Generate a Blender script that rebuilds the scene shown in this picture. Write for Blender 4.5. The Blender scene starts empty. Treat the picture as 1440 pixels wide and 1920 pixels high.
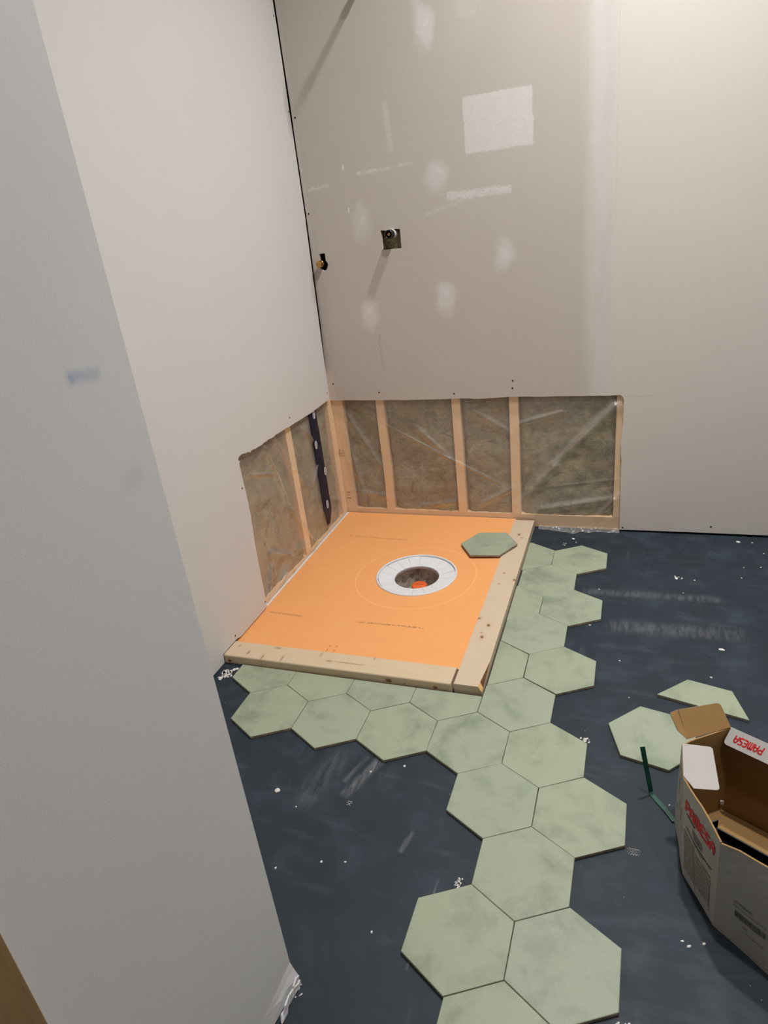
import bpy, bmesh, math, random
from mathutils import Vector, Matrix, noise
from mathutils.geometry import tessellate_polygon

random.seed(7)
scn = bpy.context.scene
col = scn.collection

# ------------------------------------------------------------------ camera
cam = bpy.data.cameras.new('camera')
cam.sensor_fit = 'VERTICAL'
cam.sensor_height = 36.0
cam.lens = 1267.74 / 1920 * 36.0
cam.clip_start = 0.02
camo = bpy.data.objects.new('camera', cam)
col.objects.link(camo)
_r = Vector((0.9367686, 0.33078354, -0.11422277))
_d = Vector((0.03712552, -0.41849331, -0.90746077))
_f = Vector((-0.34797455, 0.84584018, -0.4043119))
camo.matrix_world = Matrix(((_r.x, -_d.x, -_f.x, 0.98817), (_r.y, -_d.y, -_f.y, -1.33143),
                            (_r.z, -_d.z, -_f.z, 1.30552), (0, 0, 0, 1)))
scn.camera = camo

# ------------------------------------------------------------------ world, exposure, lamps
w = bpy.data.worlds.new('world')
scn.world = w
w.use_nodes = True
w.node_tree.nodes['Background'].inputs[0].default_value = (0.02, 0.02, 0.022, 1)
w.node_tree.nodes['Background'].inputs[1].default_value = 1.0
scn.view_settings.view_transform = 'Standard'
scn.view_settings.look = 'None'
scn.view_settings.gamma = 1.0
scn.view_settings.exposure = 0.0
scn.view_settings.use_curve_mapping = False
CEIL = 3.1
# recessed ceiling lamps: (x, y, watts)
LAMPS = [(1.06, 0.90, 25.0), (1.08, 0.10, 18.0), (1.95, -1.0, 6.5)]
LAMP_SPREAD = math.radians(127)
LAMP_COLOR = (1.0, 0.99, 0.975)


# ------------------------------------------------------------------ colour + node helpers
def lin(c):
    o = []
    for v in c[:3]:
        v = v / 255.0
        o.append(v / 12.92 if v <= 0.04045 else ((v + 0.055) / 1.055) ** 2.4)
    return (*o, 1.0)


class NT:
    def __init__(s, name):
        s.m = bpy.data.materials.new(name)
        s.m.use_nodes = True
        s.t = s.m.node_tree
        s.bsdf = s.t.nodes['Principled BSDF']
        s.out = s.t.nodes['Material Output']

    def node(s, typ, **kw):
        n = s.t.nodes.new(typ)
        for k, v in kw.items():
            setattr(n, k, v)
        return n

    def put(s, sock, v):
        if isinstance(v, bpy.types.NodeSocket):
            s.t.links.new(v, sock)
        elif v is not None:
            sock.default_value = v

    def math(s, op, a, b=None, c=None, clamp=False):
        n = s.node('ShaderNodeMath', operation=op, use_clamp=clamp)
        s.put(n.inputs[0], a)
        if b is not None: s.put(n.inputs[1], b)
        if c is not None: s.put(n.inputs[2], c)
        return n.outputs[0]

    def add(s, a, b): return s.math('ADD', a, b)
    def sub(s, a, b): return s.math('SUBTRACT', a, b)
    def mul(s, a, b): return s.math('MULTIPLY', a, b)
    def mx(s, a, b): return s.math('MAXIMUM', a, b)

    def mix(s, fac, a, b, blend='MIX'):
        n = s.node('ShaderNodeMix', data_type='RGBA', blend_type=blend)
        s.put(n.inputs[0], fac)
        s.put(n.inputs[6], a)
        s.put(n.inputs[7], b)
        return n.outputs[2]

    def coord(s, which='Object'):
        return s.node('ShaderNodeTexCoord').outputs[which]

    def sep(s, v):
        n = s.node('ShaderNodeSeparateXYZ')
        s.put(n.inputs[0], v)
        return n.outputs

    def comb(s, x, y, z):
        n = s.node('ShaderNodeCombineXYZ')
        s.put(n.inputs[0], x); s.put(n.inputs[1], y); s.put(n.inputs[2], z)
        return n.outputs[0]

    def scale(s, v, sc):
        n = s.node('ShaderNodeVectorMath', operation='MULTIPLY')
        s.put(n.inputs[0], v); n.inputs[1].default_value = sc
        return n.outputs[0]

    def noise(s, v, scale, detail=4, rough=0.55, dist=0.0, w=None):
        n = s.node('ShaderNodeTexNoise')
        if w is not None:
            n.noise_dimensions = '4D'
            s.put(n.inputs['W'], w)
        s.put(n.inputs['Vector'], v)
        n.inputs['Scale'].default_value = scale
        n.inputs['Detail'].default_value = detail
        n.inputs['Roughness'].default_value = rough
        n.inputs['Distortion'].default_value = dist
        return n.outputs[0]

    def voro(s, v, scale, feature='F1'):
        n = s.node('ShaderNodeTexVoronoi', feature=feature)
        s.put(n.inputs['Vector'], v)
        n.inputs['Scale'].default_value = scale
        return n.outputs

    def rng(s, v, a, b, lo=0.0, hi=1.0, smooth=True):
        n = s.node('ShaderNodeMapRange', interpolation_type='SMOOTHSTEP' if smooth else 'LINEAR')
        s.put(n.inputs[0], v)
        n.inputs[1].default_value = a; n.inputs[2].default_value = b
        n.inputs[3].default_value = lo; n.inputs[4].default_value = hi
        return n.outputs[0]

    def rect(s, px, pz, cx, cz, hx, hz, soft, rot=0.0):
        dx = s.sub(px, cx); dz = s.sub(pz, cz)
        if rot:
            c, q = math.cos(rot), math.sin(rot)
            dx, dz = s.add(s.mul(dx, c), s.mul(dz, q)), s.sub(s.mul(dz, c), s.mul(dx, q))
        a = s.rng(s.math('ABSOLUTE', dx), hx - soft, hx + soft, 1, 0)
        b = s.rng(s.math('ABSOLUTE', dz), hz - soft, hz + soft, 1, 0)
        return s.mul(a, b)

    def spot(s, px, pz, cx, cz, rx, rz, soft, rot=0.0):
        dx = s.sub(px, cx); dz = s.sub(pz, cz)
        if rot:
            c, q = math.cos(rot), math.sin(rot)
            dx, dz = s.add(s.mul(dx, c), s.mul(dz, q)), s.sub(s.mul(dz, c), s.mul(dx, q))
        dx = s.math('DIVIDE', dx, rx); dz = s.math('DIVIDE', dz, rz)
        r = s.math('SQRT', s.add(s.mul(dx, dx), s.mul(dz, dz)))
        return s.rng(r, 1 - soft, 1 + soft, 1, 0)

    def bump(s, h, strength=0.2, dist=0.002):
        n = s.node('ShaderNodeBump')
        n.inputs['Strength'].default_value = strength
        n.inputs['Distance'].default_value = dist
        s.put(n.inputs['Height'], h)
        s.t.links.new(n.outputs[0], s.bsdf.inputs['Normal'])

    def fin(s, color, rough=0.8, spec=0.3, metal=0.0):
        s.put(s.bsdf.inputs['Base Color'], color)
        s.put(s.bsdf.inputs['Roughness'], rough)
        s.bsdf.inputs['Specular IOR Level'].default_value = spec
        s.bsdf.inputs['Metallic'].default_value = metal
        return s.m


def flat(name, c, rough=0.7, spec=0.3, metal=0.0, var=0.06, nscale=40):
    n = NT(name)
    v = n.noise(n.coord(), nscale, 3)
    k = n.rng(v, 0.3, 0.7, 1 - var, 1 + var)
    base = lin(c)
    cc = n.mix(1.0, base, n.comb(k, k, k), 'MULTIPLY')
    return n.fin(cc, rough, spec, metal)


# ------------------------------------------------------------------ materials
def mat_back_wall():
    n = NT('raw_drywall_with_patches')
    co = n.coord(); x, y, z = n.sep(co)
    n1 = n.sub(n.noise(co, 55, 5, 0.7), 0.5)
    n2 = n.sub(n.noise(co, 14, 4, 0.6), 0.5)
    n3 = n.noise(n.scale(co, (1, 1, 3)), 120, 4, 0.75)
    rx = n.add(x, n.add(n.mul(n1, 0.016), n.mul(n2, 0.010)))
    rz = n.add(z, n.add(n.mul(n1, 0.016), n.mul(n2, -0.010)))
    n4 = n.sub(n.noise(co, 9, 5, .65), .5)
    sx = n.add(x, n.add(n.mul(n2, .07), n.mul(n1, .02))); sz = n.add(z, n.add(n.mul(n4, .12), n.mul(n1, .02)))
    streak = n.noise(n.scale(co, (30, 1, 1.5)), 1.0, 4, 0.6)
    raw = n.mix(n.noise(co, 3, 3), lin((192, 184, 176)), lin((198, 190, 182)))
    raw = n.mix(n.mul(n.rng(n.noise(co, 260, 2), .4, .7), .06), raw, lin((140, 128, 116)))
    comp = n.mix(n.noise(co, 30, 4), lin((213, 208, 205)), lin((224, 220, 218)))
    paint = n.mix(n.noise(co, 5, 3), lin((213, 208, 200)), lin((208, 203, 196)))
    m = n.mul(n.rect(rx, rz, .500, 1.54, .118, .087, .004), n.rng(n3, .25, .55, .35, .9))        # rectangular skim patch
    ms = [m]
    ms.append(n.mul(n.rect(rx, rz, .42, 1.325, .118, .013, .004, -.01), n.rng(n3, .36, .58, .15, .95)))  # long smear
    ms.append(n.mul(n.rect(rx, rz, .31, 1.296, .10, .006, .005, .22), n.rng(n3, .4, .62, 0, .6)))
    ms.append(n.mul(n.rect(x, rz, .075, 1.447, .11, .005, .004, .04), n.rng(n.noise(co, 25, 3), .35, .6, .1, .9)))
    ms.append(n.mul(n.rect(x, rz, -.20, 1.414, .045, .005, .004, .05), n.rng(n3, .35, .6, .1, .8)))
    ms.append(n.mul(n.rect(x, z, .104, 1.575, .010, .08, .008, .04), n.rng(n3, .35, .65, .15, .55)))
    for cx, cz, a, b, k in [(.265, 1.855, .032, .060, .8), (.274, 1.405, .046, .050, .55), (-.041, 1.27, .032, .062, .42),
                            (.503, 1.108, .036, .052, .6), (.277, .980, .036, .056, .7), (-.046, .935, .034, .056, .7),
                            (.40, 1.86, .09, .09, .12)]:
        ms.append(n.mul(n.spot(sx, sz, cx, cz, a, b, .5), k))
        ms.append(n.mul(n.spot(sx, sz, cx + .004, cz + .01, a * .4, b * .35, .5), min(1, k + .2)))
    for cx, cz in [(-.088, 1.470), (-.086, 1.322)]:
        ms.append(n.spot(x, z, cx, cz, .004, .011, .2))
    edge = n.mul(n.rng(n.add(x, n.mul(n2, .012)), -.262, -.246, 1, 0), .35)
    ms.append(edge)
    tot = ms[0]
    for q in ms[1:]:
        tot = n.mx(tot, q)
    c = n.mix(tot, raw, comp)
    # taped seam: feathered compound, then roller paint to the right
    seam = n.rng(n.add(x, n.add(n.mul(n.sub(streak, .5), .07), n.mul(n2, .02))), .765, .835, 0, 1)
    seam = n.mul(seam, n.rng(n.noise(n.scale(co, (6, 1, 1)), 4, 4), .2, .6, .6, 1.0))
    c = n.mix(n.mul(seam, .6), c, comp)
    pm = n.rng(n.add(x, n.mul(n.sub(streak, .5), .03)), .872, .892, 0, 1)
    # paint stops short of the floor; bare paper band and smudge by the cut
    low = n.rng(n.add(z, n.add(n.mul(n2, .03), n.mul(n.rng(x, 1.29, 1.31, 0, 1, False), -.012))), .018, .026, 0, 1)
    smd = n.mul(n.spot(sx, sz, .945, .03, .05, .13, .5), n.rng(n3, .35, .6, .2, .8))
    pm = n.mul(pm, n.mul(low, n.sub(1.0, n.mul(smd, .7))))
    c = n.mix(pm, c, paint)
    line = n.mul(n.rect(n.add(x, n.mul(n1, .004)), z, .888, 1.64, .0012, .45, .001), n.rng(n3, .45, .6, 0, .35))
    c = n.mix(line, c, lin((150, 140, 135)))
    c = n.mix(n.mul(n.rect(x, rz, .985, .566, .05, .0015, .001), .25), c, lin((120, 110, 100)))
    # faint factory print running up the sheet
    pr = n.mul(n.rect(x, z, -.019, .775, .006, .072, .001), n.rng(n.noise(n.scale(co, (1.2, 1, 1.6)), 160, 1), .54, .60, 0, .38))
    c = n.mix(pr, c, lin((90, 85, 84)))
    n.bump(n.add(n.mul(n.noise(co, 350, 2), .2), n.mul(tot, n3)), .12, .0015)
    return n.fin(c, .86, .25)


def mat_left_wall():
    n = NT('primed_white_wall')
    co = n.coord(); x, y, z = n.sep(co)
    c = n.mix(n.noise(co, 2.5, 3), lin((209, 206, 203)), lin((203, 201, 199)))
    # grey scuffs beside the inside corner
    n2 = n.sub(n.noise(co, 18, 4), .5)
    yy = n.add(y, n.mul(n2, .04))
    sc = n.mx(n.spot(yy, z, 1.30, 1.68, .035, .09, .5), n.mx(n.mul(n.spot(yy, z, 1.28, 1.04, .02, .06, .5), .8), n.mul(n.spot(yy, z, 1.30, 2.02, .02, .06, .5), .5)))
    c = n.mix(n.mul(sc, .4), c, lin((150, 140, 135)))
    n.bump(n.noise(co, 300, 3), .06, .001)
    return n.fin(c, .8, .25)


def mat_partition():
    n = NT('grey_primed_partition')
    co = n.coord(); x, y, z = n.sep(co)
    c = n.mix(n.noise(co, 3, 4), lin((213, 212, 212)), lin((206, 206, 208)))
    n2 = n.sub(n.noise(co, 60, 4, .7), .5)
    yy = n.add(y, n.mul(n2, .008)); zz = n.add(z, n.mul(n2, .012))
    bl = n.mul(n.rect(yy, zz, -.748, 1.178, .024, .007, .007, -.12), n.rng(n.noise(n.scale(co, (1, .4, 1)), 40, 2), .3, .7, .55, 1))
    bl = n.mx(bl, n.spot(yy, zz, -.766, 1.181, .006, .005, .6))
    c = n.mix(n.mul(bl, .55), c, lin((120, 142, 180)))
    sm = n.mul(n.spot(yy, zz, -.72, 1.045, .02, .012, .6), .10)
    c = n.mix(sm, c, lin((120, 110, 130)))
    n.bump(n.noise(co, 420, 3), .12, .001)
    return n.fin(c, .75, .3)


def mat_floor():
    n = NT('dark_slate_floor_membrane')
    co = n.coord(); x, y, z = n.sep(co)
    base = n.mix(n.noise(co, 2.2, 5, .6), lin((28, 37, 45)), lin((38, 48, 58)))
    n2 = n.noise(co, 9, 5, .65)
    base = n.mix(n.rng(n2, .45, .75, 0, .35), base, lin((68, 79, 88)))
    # dusty trowel arcs and wipes
    wv = n.scale(co, (1.0, 5.0, 1.0))
    st = n.noise(wv, 3.2, 5, .65, .6)
    base = n.mix(n.rng(st, .55, .82, 0, .45), base, lin((84, 93, 100)))
    st2 = n.noise(n.scale(co, (5.0, 1.3, 1.0)), 3.0, 4, .6, .8)
    base = n.mix(n.rng(st2, .60, .85, 0, .35), base, lin((78, 85, 91)))
    gm = n.rng(n.noise(co, 6, 4, .6), .56, .7, 0, .35)
    base = n.mix(gm, base, lin((31, 38, 39)))
    # chalky drag marks
    n1 = n.noise(n.scale(co, (6, 1, 1)), 12, 4, .7)
    for cx, cy, hx, hy, rot, k in [(.362, -.175, .012, .07, -.35, .42), (.335, -.15, .006, .05, -.3, .25), (.53, -.33, .006, .03, -.25, .3),
                                   (1.05, .82, .22, .018, .02, .20), (1.12, .62, .2, .03, .03, .18), (.26, -.19, .03, .1, -.2, .13),
                                   (.62, -.50, .0025, .10, -.05, .25)]:
        base = n.mix(n.mul(n.rect(x, y, cx, cy, hx, hy, hx * .8 if hx < hy else hy * .8, rot), n.mul(n.rng(n1, .3, .7), k)), base, lin((150, 150, 152)))
    # fine pale specks
    v = n.voro(co, 38)
    sp = n.mul(n.rng(v[0], .035, .05, 1, 0), n.rng(n.noise(co, 16, 2), .55, .62))
    base = n.mix(n.mul(sp, .7), base, lin((170, 168, 160)))
    v2 = n.voro(n.scale(co, (1, 1, 1)), 130)
    sp2 = n.mul(n.rng(v2[0], .05, .09, 1, 0), n.rng(n.noise(co, 5, 3), .52, .62))
    base = n.mix(n.mul(sp2, .4), base, lin((140, 140, 138)))
    n.bump(n.add(n2, n.mul(n.noise(co, 80, 3), .3)), .12, .002)
    return n.fin(base, n.rng(n2, .3, .7, .48, .68), .30)


def mat_tile(name='sage_green_glaze', dark=0.0):
    n = NT(name)
    co = n.coord()
    oi = n.node('ShaderNodeObjectInfo').outputs['Random']
    wv = n.mul(oi, 37.0)
    base = n.mix(oi, lin((152, 159, 135)), lin((148, 157, 137)))
    cl = n.noise(co, 9, 5, .62, .4, w=wv)
    base = n.mix(n.rng(cl, .44, .74, 0, .8), base, lin((112, 124, 103)))
    cl2 = n.noise(co, 14, 5, .7, .2, w=n.add(wv, 11))
    base = n.mix(n.rng(cl2, .55, .8, 0, .45), base, lin((166, 171, 150)))
    dust = n.mul(n.rng(n.noise(n.scale(co, (1, 4, 1)), 10, 4, .7, w=n.add(wv, 5)), .66, .78, 0, .45), 1.0)
    base = n.mix(dust, base, lin((176, 177, 172)))
    v = n.noise(co, 90, 3, .6)
    base = n.mix(n.rng(v, .6, .8, 0, .12), base, lin((120, 132, 105)))
    n.bump(n.noise(co, 60, 3), .05, .001)
    return n.fin(base, .5, .4)


def mat_pan():
    n = NT('orange_fleece_membrane')
    co = n.coord(); x, y, z = n.sep(co)
    c = n.mix(n.noise(n.scale(co, (1, 3, 1)), 5, 4), lin((230, 162, 102)), lin((225, 156, 97)))
    fl = n.noise(n.scale(co, (30, 90, 1)), 2.0, 4, .7)
    c = n.mix(n.rng(fl, .5, .75, 0, .22), c, lin((242, 182, 124)))
    du = n.noise(co, 3.2, 4, .6)
    c = n.mix(n.rng(du, .5, .75, 0, .22), c, lin((226, 174, 128)))
    # welded ring round the drain
    dx = n.sub(x, .208); dy = n.sub(y, .80)
    r = n.math('SQRT', n.add(n.mul(dx, dx), n.mul(dy, dy)))
    ring = n.rng(n.math('ABSOLUTE', n.sub(r, .232)), .0008, .003, 1, 0)
    c = n.mix(n.mul(ring, .45), c, lin((248, 190, 128)))
    # lines of small dark print
    tx = n.noise(n.scale(co, (1.0, 1.3, 1)), 170, 1)
    for cx, cy, hx, rot, k in [(-.048, 1.087, .137, -.02, .55), (-.181, .464, .067, -.02, .6), (.218, .464, .123, .01, .7)]:
        c = n.mix(n.mul(n.rect(x, y, cx, cy, hx, .0042, .001, rot), n.mul(n.rng(tx, .46, .54), k)), c, lin((128, 96, 68)))
    for cx, cy, hx, hy in [(.062, .30, .004, .02), (.085, .298, .004, .02)]:
        c = n.mix(n.mul(n.rect(x, y, cx, cy, hx, hy, .001), n.rng(n.noise(co, 150, 1), .5, .58, 0, .5)), c, lin((150, 80, 50)))
    v = n.voro(co, 9)
    c = n.mix(n.mul(n.rng(v[0], .02, .03, 1, 0), .7), c, lin((235, 215, 195)))
    n.bump(fl, .15, .001)
    return n.fin(c, .85, .2)


def mat_wood(name, axis, c1, c2, c3, knots=(), plane='xy', gs=1.0, fknots=()):
    n = NT(name)
    co = n.coord()
    sc = {'x': (.5, 6, 6), 'y': (6, .5, 6), 'z': (6, 6, .5)}[axis]
    sc = tuple(v * gs for v in sc)
    st = n.scale(co, sc)
    g = n.noise(st, 7, 5, .6, .8)
    c = n.mix(g, lin(c1), lin(c2))
    fine = n.noise(n.scale(co, tuple(v * 5 for v in sc)), 7, 3, .6)
    c = n.mix(n.rng(fine, .5, .75, 0, .35), c, lin(c3))
    bl = n.noise(co, 5, 3)
    c = n.mix(n.rng(bl, .45, .75, 0, .3), c, lin(c2))
    if knots:
        s = n.sep(co)
        n1 = n.sub(n.noise(co, 60, 3), .5)
        a = n.add({'x': s[0], 'y': s[1], 'z': s[2]}[plane[0]], n.mul(n1, .006))
        b = n.add({'x': s[0], 'y': s[1], 'z': s[2]}[plane[1]], n.mul(n1, .006))
        for (ka, kb, ra, rb, kk) in knots:
            c = n.mix(n.mul(n.spot(a, b, ka, kb, ra * 2.2, rb * 2.2, .6), .28 * kk), c, lin((186, 142, 98)))
            c = n.mix(n.mul(n.spot(a, b, ka, kb, ra, rb, .4), kk), c, lin((112, 78, 50)))
        for (ka, kb, ra, rb, kk) in fknots:      # knots on the front face
            zz = n.add(s[2], n.mul(n1, .006)); fm = n.mul(n.rng(s[1], .1885, .1915, 1, 0), kk)
            c = n.mix(n.mul(n.spot(a, zz, ka, kb, ra * 2, rb * 2, .6), n.mul(fm, .35)), c, lin((186, 142, 98)))
            c = n.mix(n.mul(n.spot(a, zz, ka, kb, ra, rb, .4), fm), c, lin((104, 70, 44)))
    n.bump(fine, .12, .001)
    return n.fin(c, .72, .25)


def mat_wool():
    n = NT('mineral_wool')
    co = n.coord()
    a = n.noise(co, 16, 6, .7, .8)
    b = n.noise(n.scale(co, (1, 1, 3)), 55, 5, .75, .5)
    c = n.mix(n.rng(a, .3, .7), lin((126, 115, 86)), lin((172, 160, 128)))
    c = n.mix(n.rng(b, .5, .72, 0, .7), c, lin((182, 168, 132)))
    c = n.mix(n.rng(b, .5, .28, 0, .75), c, lin((70, 60, 40)))
    r_ = n.noise(co, 5, 3)
    cr = n.voro(n.scale(co, (1, 1, 1.6)), 9, 'DISTANCE_TO_EDGE')[0]
    c = n.mix(n.mul(n.mul(n.rng(n.add(cr, n.mul(n.sub(a, .5), .2)), .0, .03, 1, 0), n.rng(r_, .5, .62)), .55), c, lin((52, 44, 30)))
    r = n.noise(co, 8, 4)
    c = n.mix(n.rng(r, .5, .7, 0, .45), c, lin((158, 122, 80)))
    c = n.mix(n.rng(n.noise(n.scale(co, (2, 2, .7)), 6, 3), .6, .75, 0, .3), c, lin((108, 104, 62)))
    n.bump(n.add(a, b), .8, .006)
    return n.fin(c, .95, .05)


def mat_film():
    n = NT('clear_poly_film')
    t = n.t
    co = n.coord()
    tr = n.node('ShaderNodeBsdfTransparent'); tr.inputs[0].default_value = (.97, .97, .965, 1)
    gl = n.node('ShaderNodeBsdfGlossy'); gl.inputs['Roughness'].default_value = .30
    gl.inputs['Color'].default_value = (1, 1, 1, 1)
    df = n.node('ShaderNodeBsdfDiffuse'); df.inputs['Color'].default_value = (.80, .78, .76, 1)
    fr = n.node('ShaderNodeFresnel'); fr.inputs['IOR'].default_value = 1.5
    milky = n.rng(n.noise(co, 5, 4, .6), .3, .75, .10, .22)
    m1 = n.node('ShaderNodeMixShader'); m2 = n.node('ShaderNodeMixShader')
    n.put(m1.inputs[0], milky); t.links.new(tr.outputs[0], m1.inputs[1]); t.links.new(df.outputs[0], m1.inputs[2])
    n.put(m2.inputs[0], n.math('MINIMUM', n.mul(fr.outputs[0], .9), .15)); t.links.new(m1.outputs[0], m2.inputs[1]); t.links.new(gl.outputs[0], m2.inputs[2])
    t.links.new(m2.outputs[0], n.out.inputs[0])
    return n.m


def mat_concrete():
    n = NT('rough_grey_concrete')
    co = n.coord()
    a = n.noise(co, 30, 6, .7)
    c = n.mix(n.rng(a, .3, .7), lin((120, 113, 102)), lin((220, 212, 200)))
    n.bump(a, .7, .006)
    return n.fin(c, .9, .2)


def mat_box_white():
    n = NT('white_printed_cardboard')
    co = n.coord()
    c = n.mix(n.noise(co, 12, 4), lin((174, 171, 167)), lin((165, 162, 158)))
    c = n.mix(n.rng(n.noise(co, 45, 5, .7), .6, .75, 0, .3), c, lin((150, 142, 132)))
    n.bump(n.noise(n.scale(co, (1, 1, .2)), 260, 2), .1, .0006)
    return n.fin(c, .6, .3)


def mat_kraft():
    n = NT('brown_kraft_cardboard')
    co = n.coord()
    c = n.mix(n.noise(co, 20, 4), lin((166, 132, 86)), lin((150, 116, 72)))
    c = n.mix(n.rng(n.noise(n.scale(co, (1, 1, 4)), 140, 3), .55, .75, 0, .25), c, lin((132, 98, 62)))
    n.bump(n.noise(co, 200, 2), .1, .0006)
    return n.fin(c, .85, .2)


M = dict(
    back=mat_back_wall(), left=mat_left_wall(), part=mat_partition(), floor=mat_floor(),
    tile=mat_tile(), clay=flat('fired_clay_edge', (150, 134, 116), .9, .1, var=.2, nscale=60),
    pan=mat_pan(), foam=flat('white_foam_edge', (214, 208, 202), .9, .2),
    curb1=mat_wood('pine_front_curb', 'x', (203, 183, 156), (196, 175, 146), (184, 159, 127),
                   fknots=[(.31, .017, .010, .006, .9), (.455, .013, .007, .005, .8), (-.25, .012, .007, .006, .9), (.36, .012, .003, .002, .7)],
                   knots=[(-.19, .214, .004, .010, .55), (-.13, .20, .003, .012, .6),
                          (-.06, .205, .003, .013, .55), (.10, .221, .010, .004, .5), (.17, .222, .05, .0013, .8), (-.10, .255, .012, .004, .5), (.06, .25, .005, .012, .3),
                          (-.24, .243, .004, .004, .5), (.24, .262, .004, .006, .4)]),
    curb2=mat_wood('pine_side_curb', 'y', (197, 179, 156), (191, 172, 147), (180, 157, 129),
                   knots=[(.552, .50, .005, .008, .9), (.544, .432, .005, .008, .9), (.538, .455, .003, .004, .5), (.514, .535, .005, .006, .7), (.541, .845, .003, .005, .8),
                          (.536, .765, .003, .004, .6), (.586, .80, .005, .008, .7), (.545, 1.165, .005, .008, .8), (.56, 1.135, .007, .003, .7)]),
    stud=mat_wood('spruce_framing', 'z', (248, 216, 174), (242, 206, 163), (228, 186, 142)),
    plate=mat_wood('spruce_plate', 'x', (242, 206, 166), (234, 196, 154), (220, 178, 136)),
    platey=mat_wood('spruce_plate_side', 'y', (242, 206, 166), (234, 196, 154), (220, 178, 136)),
    jamb=mat_wood('golden_door_jamb', 'z', (146, 122, 86), (130, 105, 70), (104, 82, 52), knots=[(-1.09, .50, .004, .006, .8)], plane='yz'),
    bark=flat('bark_brown', (112, 78, 56), .9, .1, var=.35, nscale=90), split=flat('fresh_split_pine', (216, 178, 116), .8, .2, var=.12),
    wool=mat_wool(), film=mat_film(), concrete=mat_concrete(),
    white_plastic=flat('white_abs_plastic', (214, 215, 218), .45, .4, var=.02),
    orange_plug=flat('orange_rubber_plug', (226, 106, 52), .5, .4, var=.08),
    gyp=flat('gypsum_core', (222, 214, 204), .95, .1, var=.1),
    sheath=flat('dark_sheathing', (70, 60, 48), .9, .1),
    ceil=flat('white_ceiling_paint', (226, 222, 216), .9, .2, var=.02, nscale=8),
    wallp=flat('offwhite_wall_paint', (214, 208, 200), .85, .2, var=.02, nscale=6),
    black=flat('black_plastic', (24, 24, 25), .3, .5, var=.05),
    brass=flat('brass', (190, 150, 84), .38, .5, 1.0, var=.12),
    steel=flat('dark_screw_head', (40, 38, 38), .5, .5, .6),
    chrome=flat('chrome_pipe', (200, 200, 200), .2, .5, 1.0),
    tape=flat('navy_sheathing_tape', (24, 26, 50), .42, .4, var=.35, nscale=30),
    tape_mark=flat('tape_print_white', (200, 200, 205), .5, .3),
    ink=flat('dark_stamp_ink', (104, 74, 58), .8, .2),
    box=mat_box_white(), kraft=mat_kraft(),
    red=flat('red_print_ink', (196, 44, 48), .6, .3, var=.08),
    dark=flat('grey_print_ink', (96, 92, 86), .7, .2),
    grey=flat('pale_grey_print', (146, 140, 132), .7, .2, var=.15, nscale=120),
    black_ink=flat('black_print_ink', (48, 46, 46), .7, .2),
    strap=flat('green_polyester_strap', (24, 74, 62), .4, .5, var=.15),
    chalk=flat('plaster_crumb', (206, 202, 196), .95, .1, var=.1),
)
lm = NT('lamp_lens')
lm.bsdf.inputs['Emission Color'].default_value = (*LAMP_COLOR, 1)
lm.bsdf.inputs['Emission Strength'].default_value = 6.0
M['lens'] = lm.m


# ------------------------------------------------------------------ mesh helpers
def obj(name, verts, faces, mats, parent=None, mi=None, smooth=False, loc=None):
    me = bpy.data.meshes.new(name)
    me.from_pydata([tuple(v) for v in verts], [], faces)
    if not isinstance(mats, (list, tuple)):
        mats = [mats]
    for m in mats:
        me.materials.append(M[m])
    if mi:
        me.polygons.foreach_set('material_index', mi)
    if smooth:
        me.polygons.foreach_set('use_smooth', [True] * len(me.polygons))
    bm = bmesh.new(); bm.from_mesh(me)
    bmesh.ops.recalc_face_normals(bm, faces=bm.faces)
    bm.to_mesh(me); bm.free()
    me.update()
    o = bpy.data.objects.new(name, me)
    col.objects.link(o)
    if loc: o.location = loc
    if parent: o.parent = parent
    return o


def from_bm(name, bm, mats, parent=None, smooth=False, loc=None):
    me = bpy.data.meshes.new(name)
    bmesh.ops.recalc_face_normals(bm, faces=bm.faces)
    bm.to_mesh(me); bm.free()
    if not isinstance(mats, (list, tuple)):
        mats = [mats]
    for m in mats:
        me.materials.append(M[m])
    if smooth:
        me.polygons.foreach_set('use_smooth', [True] * len(me.polygons))
    o = bpy.data.objects.new(name, me)
    col.objects.link(o)
    if loc: o.location = loc
    if parent: o.parent = parent
    return o


def empty(name, loc=(0, 0, 0)):
    o = bpy.data.objects.new(name, None)
    o.location = loc
    o.empty_display_size = .05
    col.objects.link(o)
    return o


def tag(o, label=None, cat=None, group=None, kind=None):
    if label: o['label'] = label
    if cat: o['category'] = cat
    if group: o['group'] = group
    if kind: o['kind'] = kind
    return o


def box(name, a, b, mat, parent=None, bevel=0.0, seg=2):
    bm = bmesh.new()
    bmesh.ops.create_cube(bm, size=1)
    for v in bm.verts:
        v.co = Vector([(a[i] + b[i]) / 2 + v.co[i] * (b[i] - a[i]) for i in range(3)])
    if bevel:
        bmesh.ops.bevel(bm, geom=bm.edges[:], offset=bevel, segments=seg, affect='EDGES', profile=.5)
    return from_bm(name, bm, mat, parent)


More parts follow.
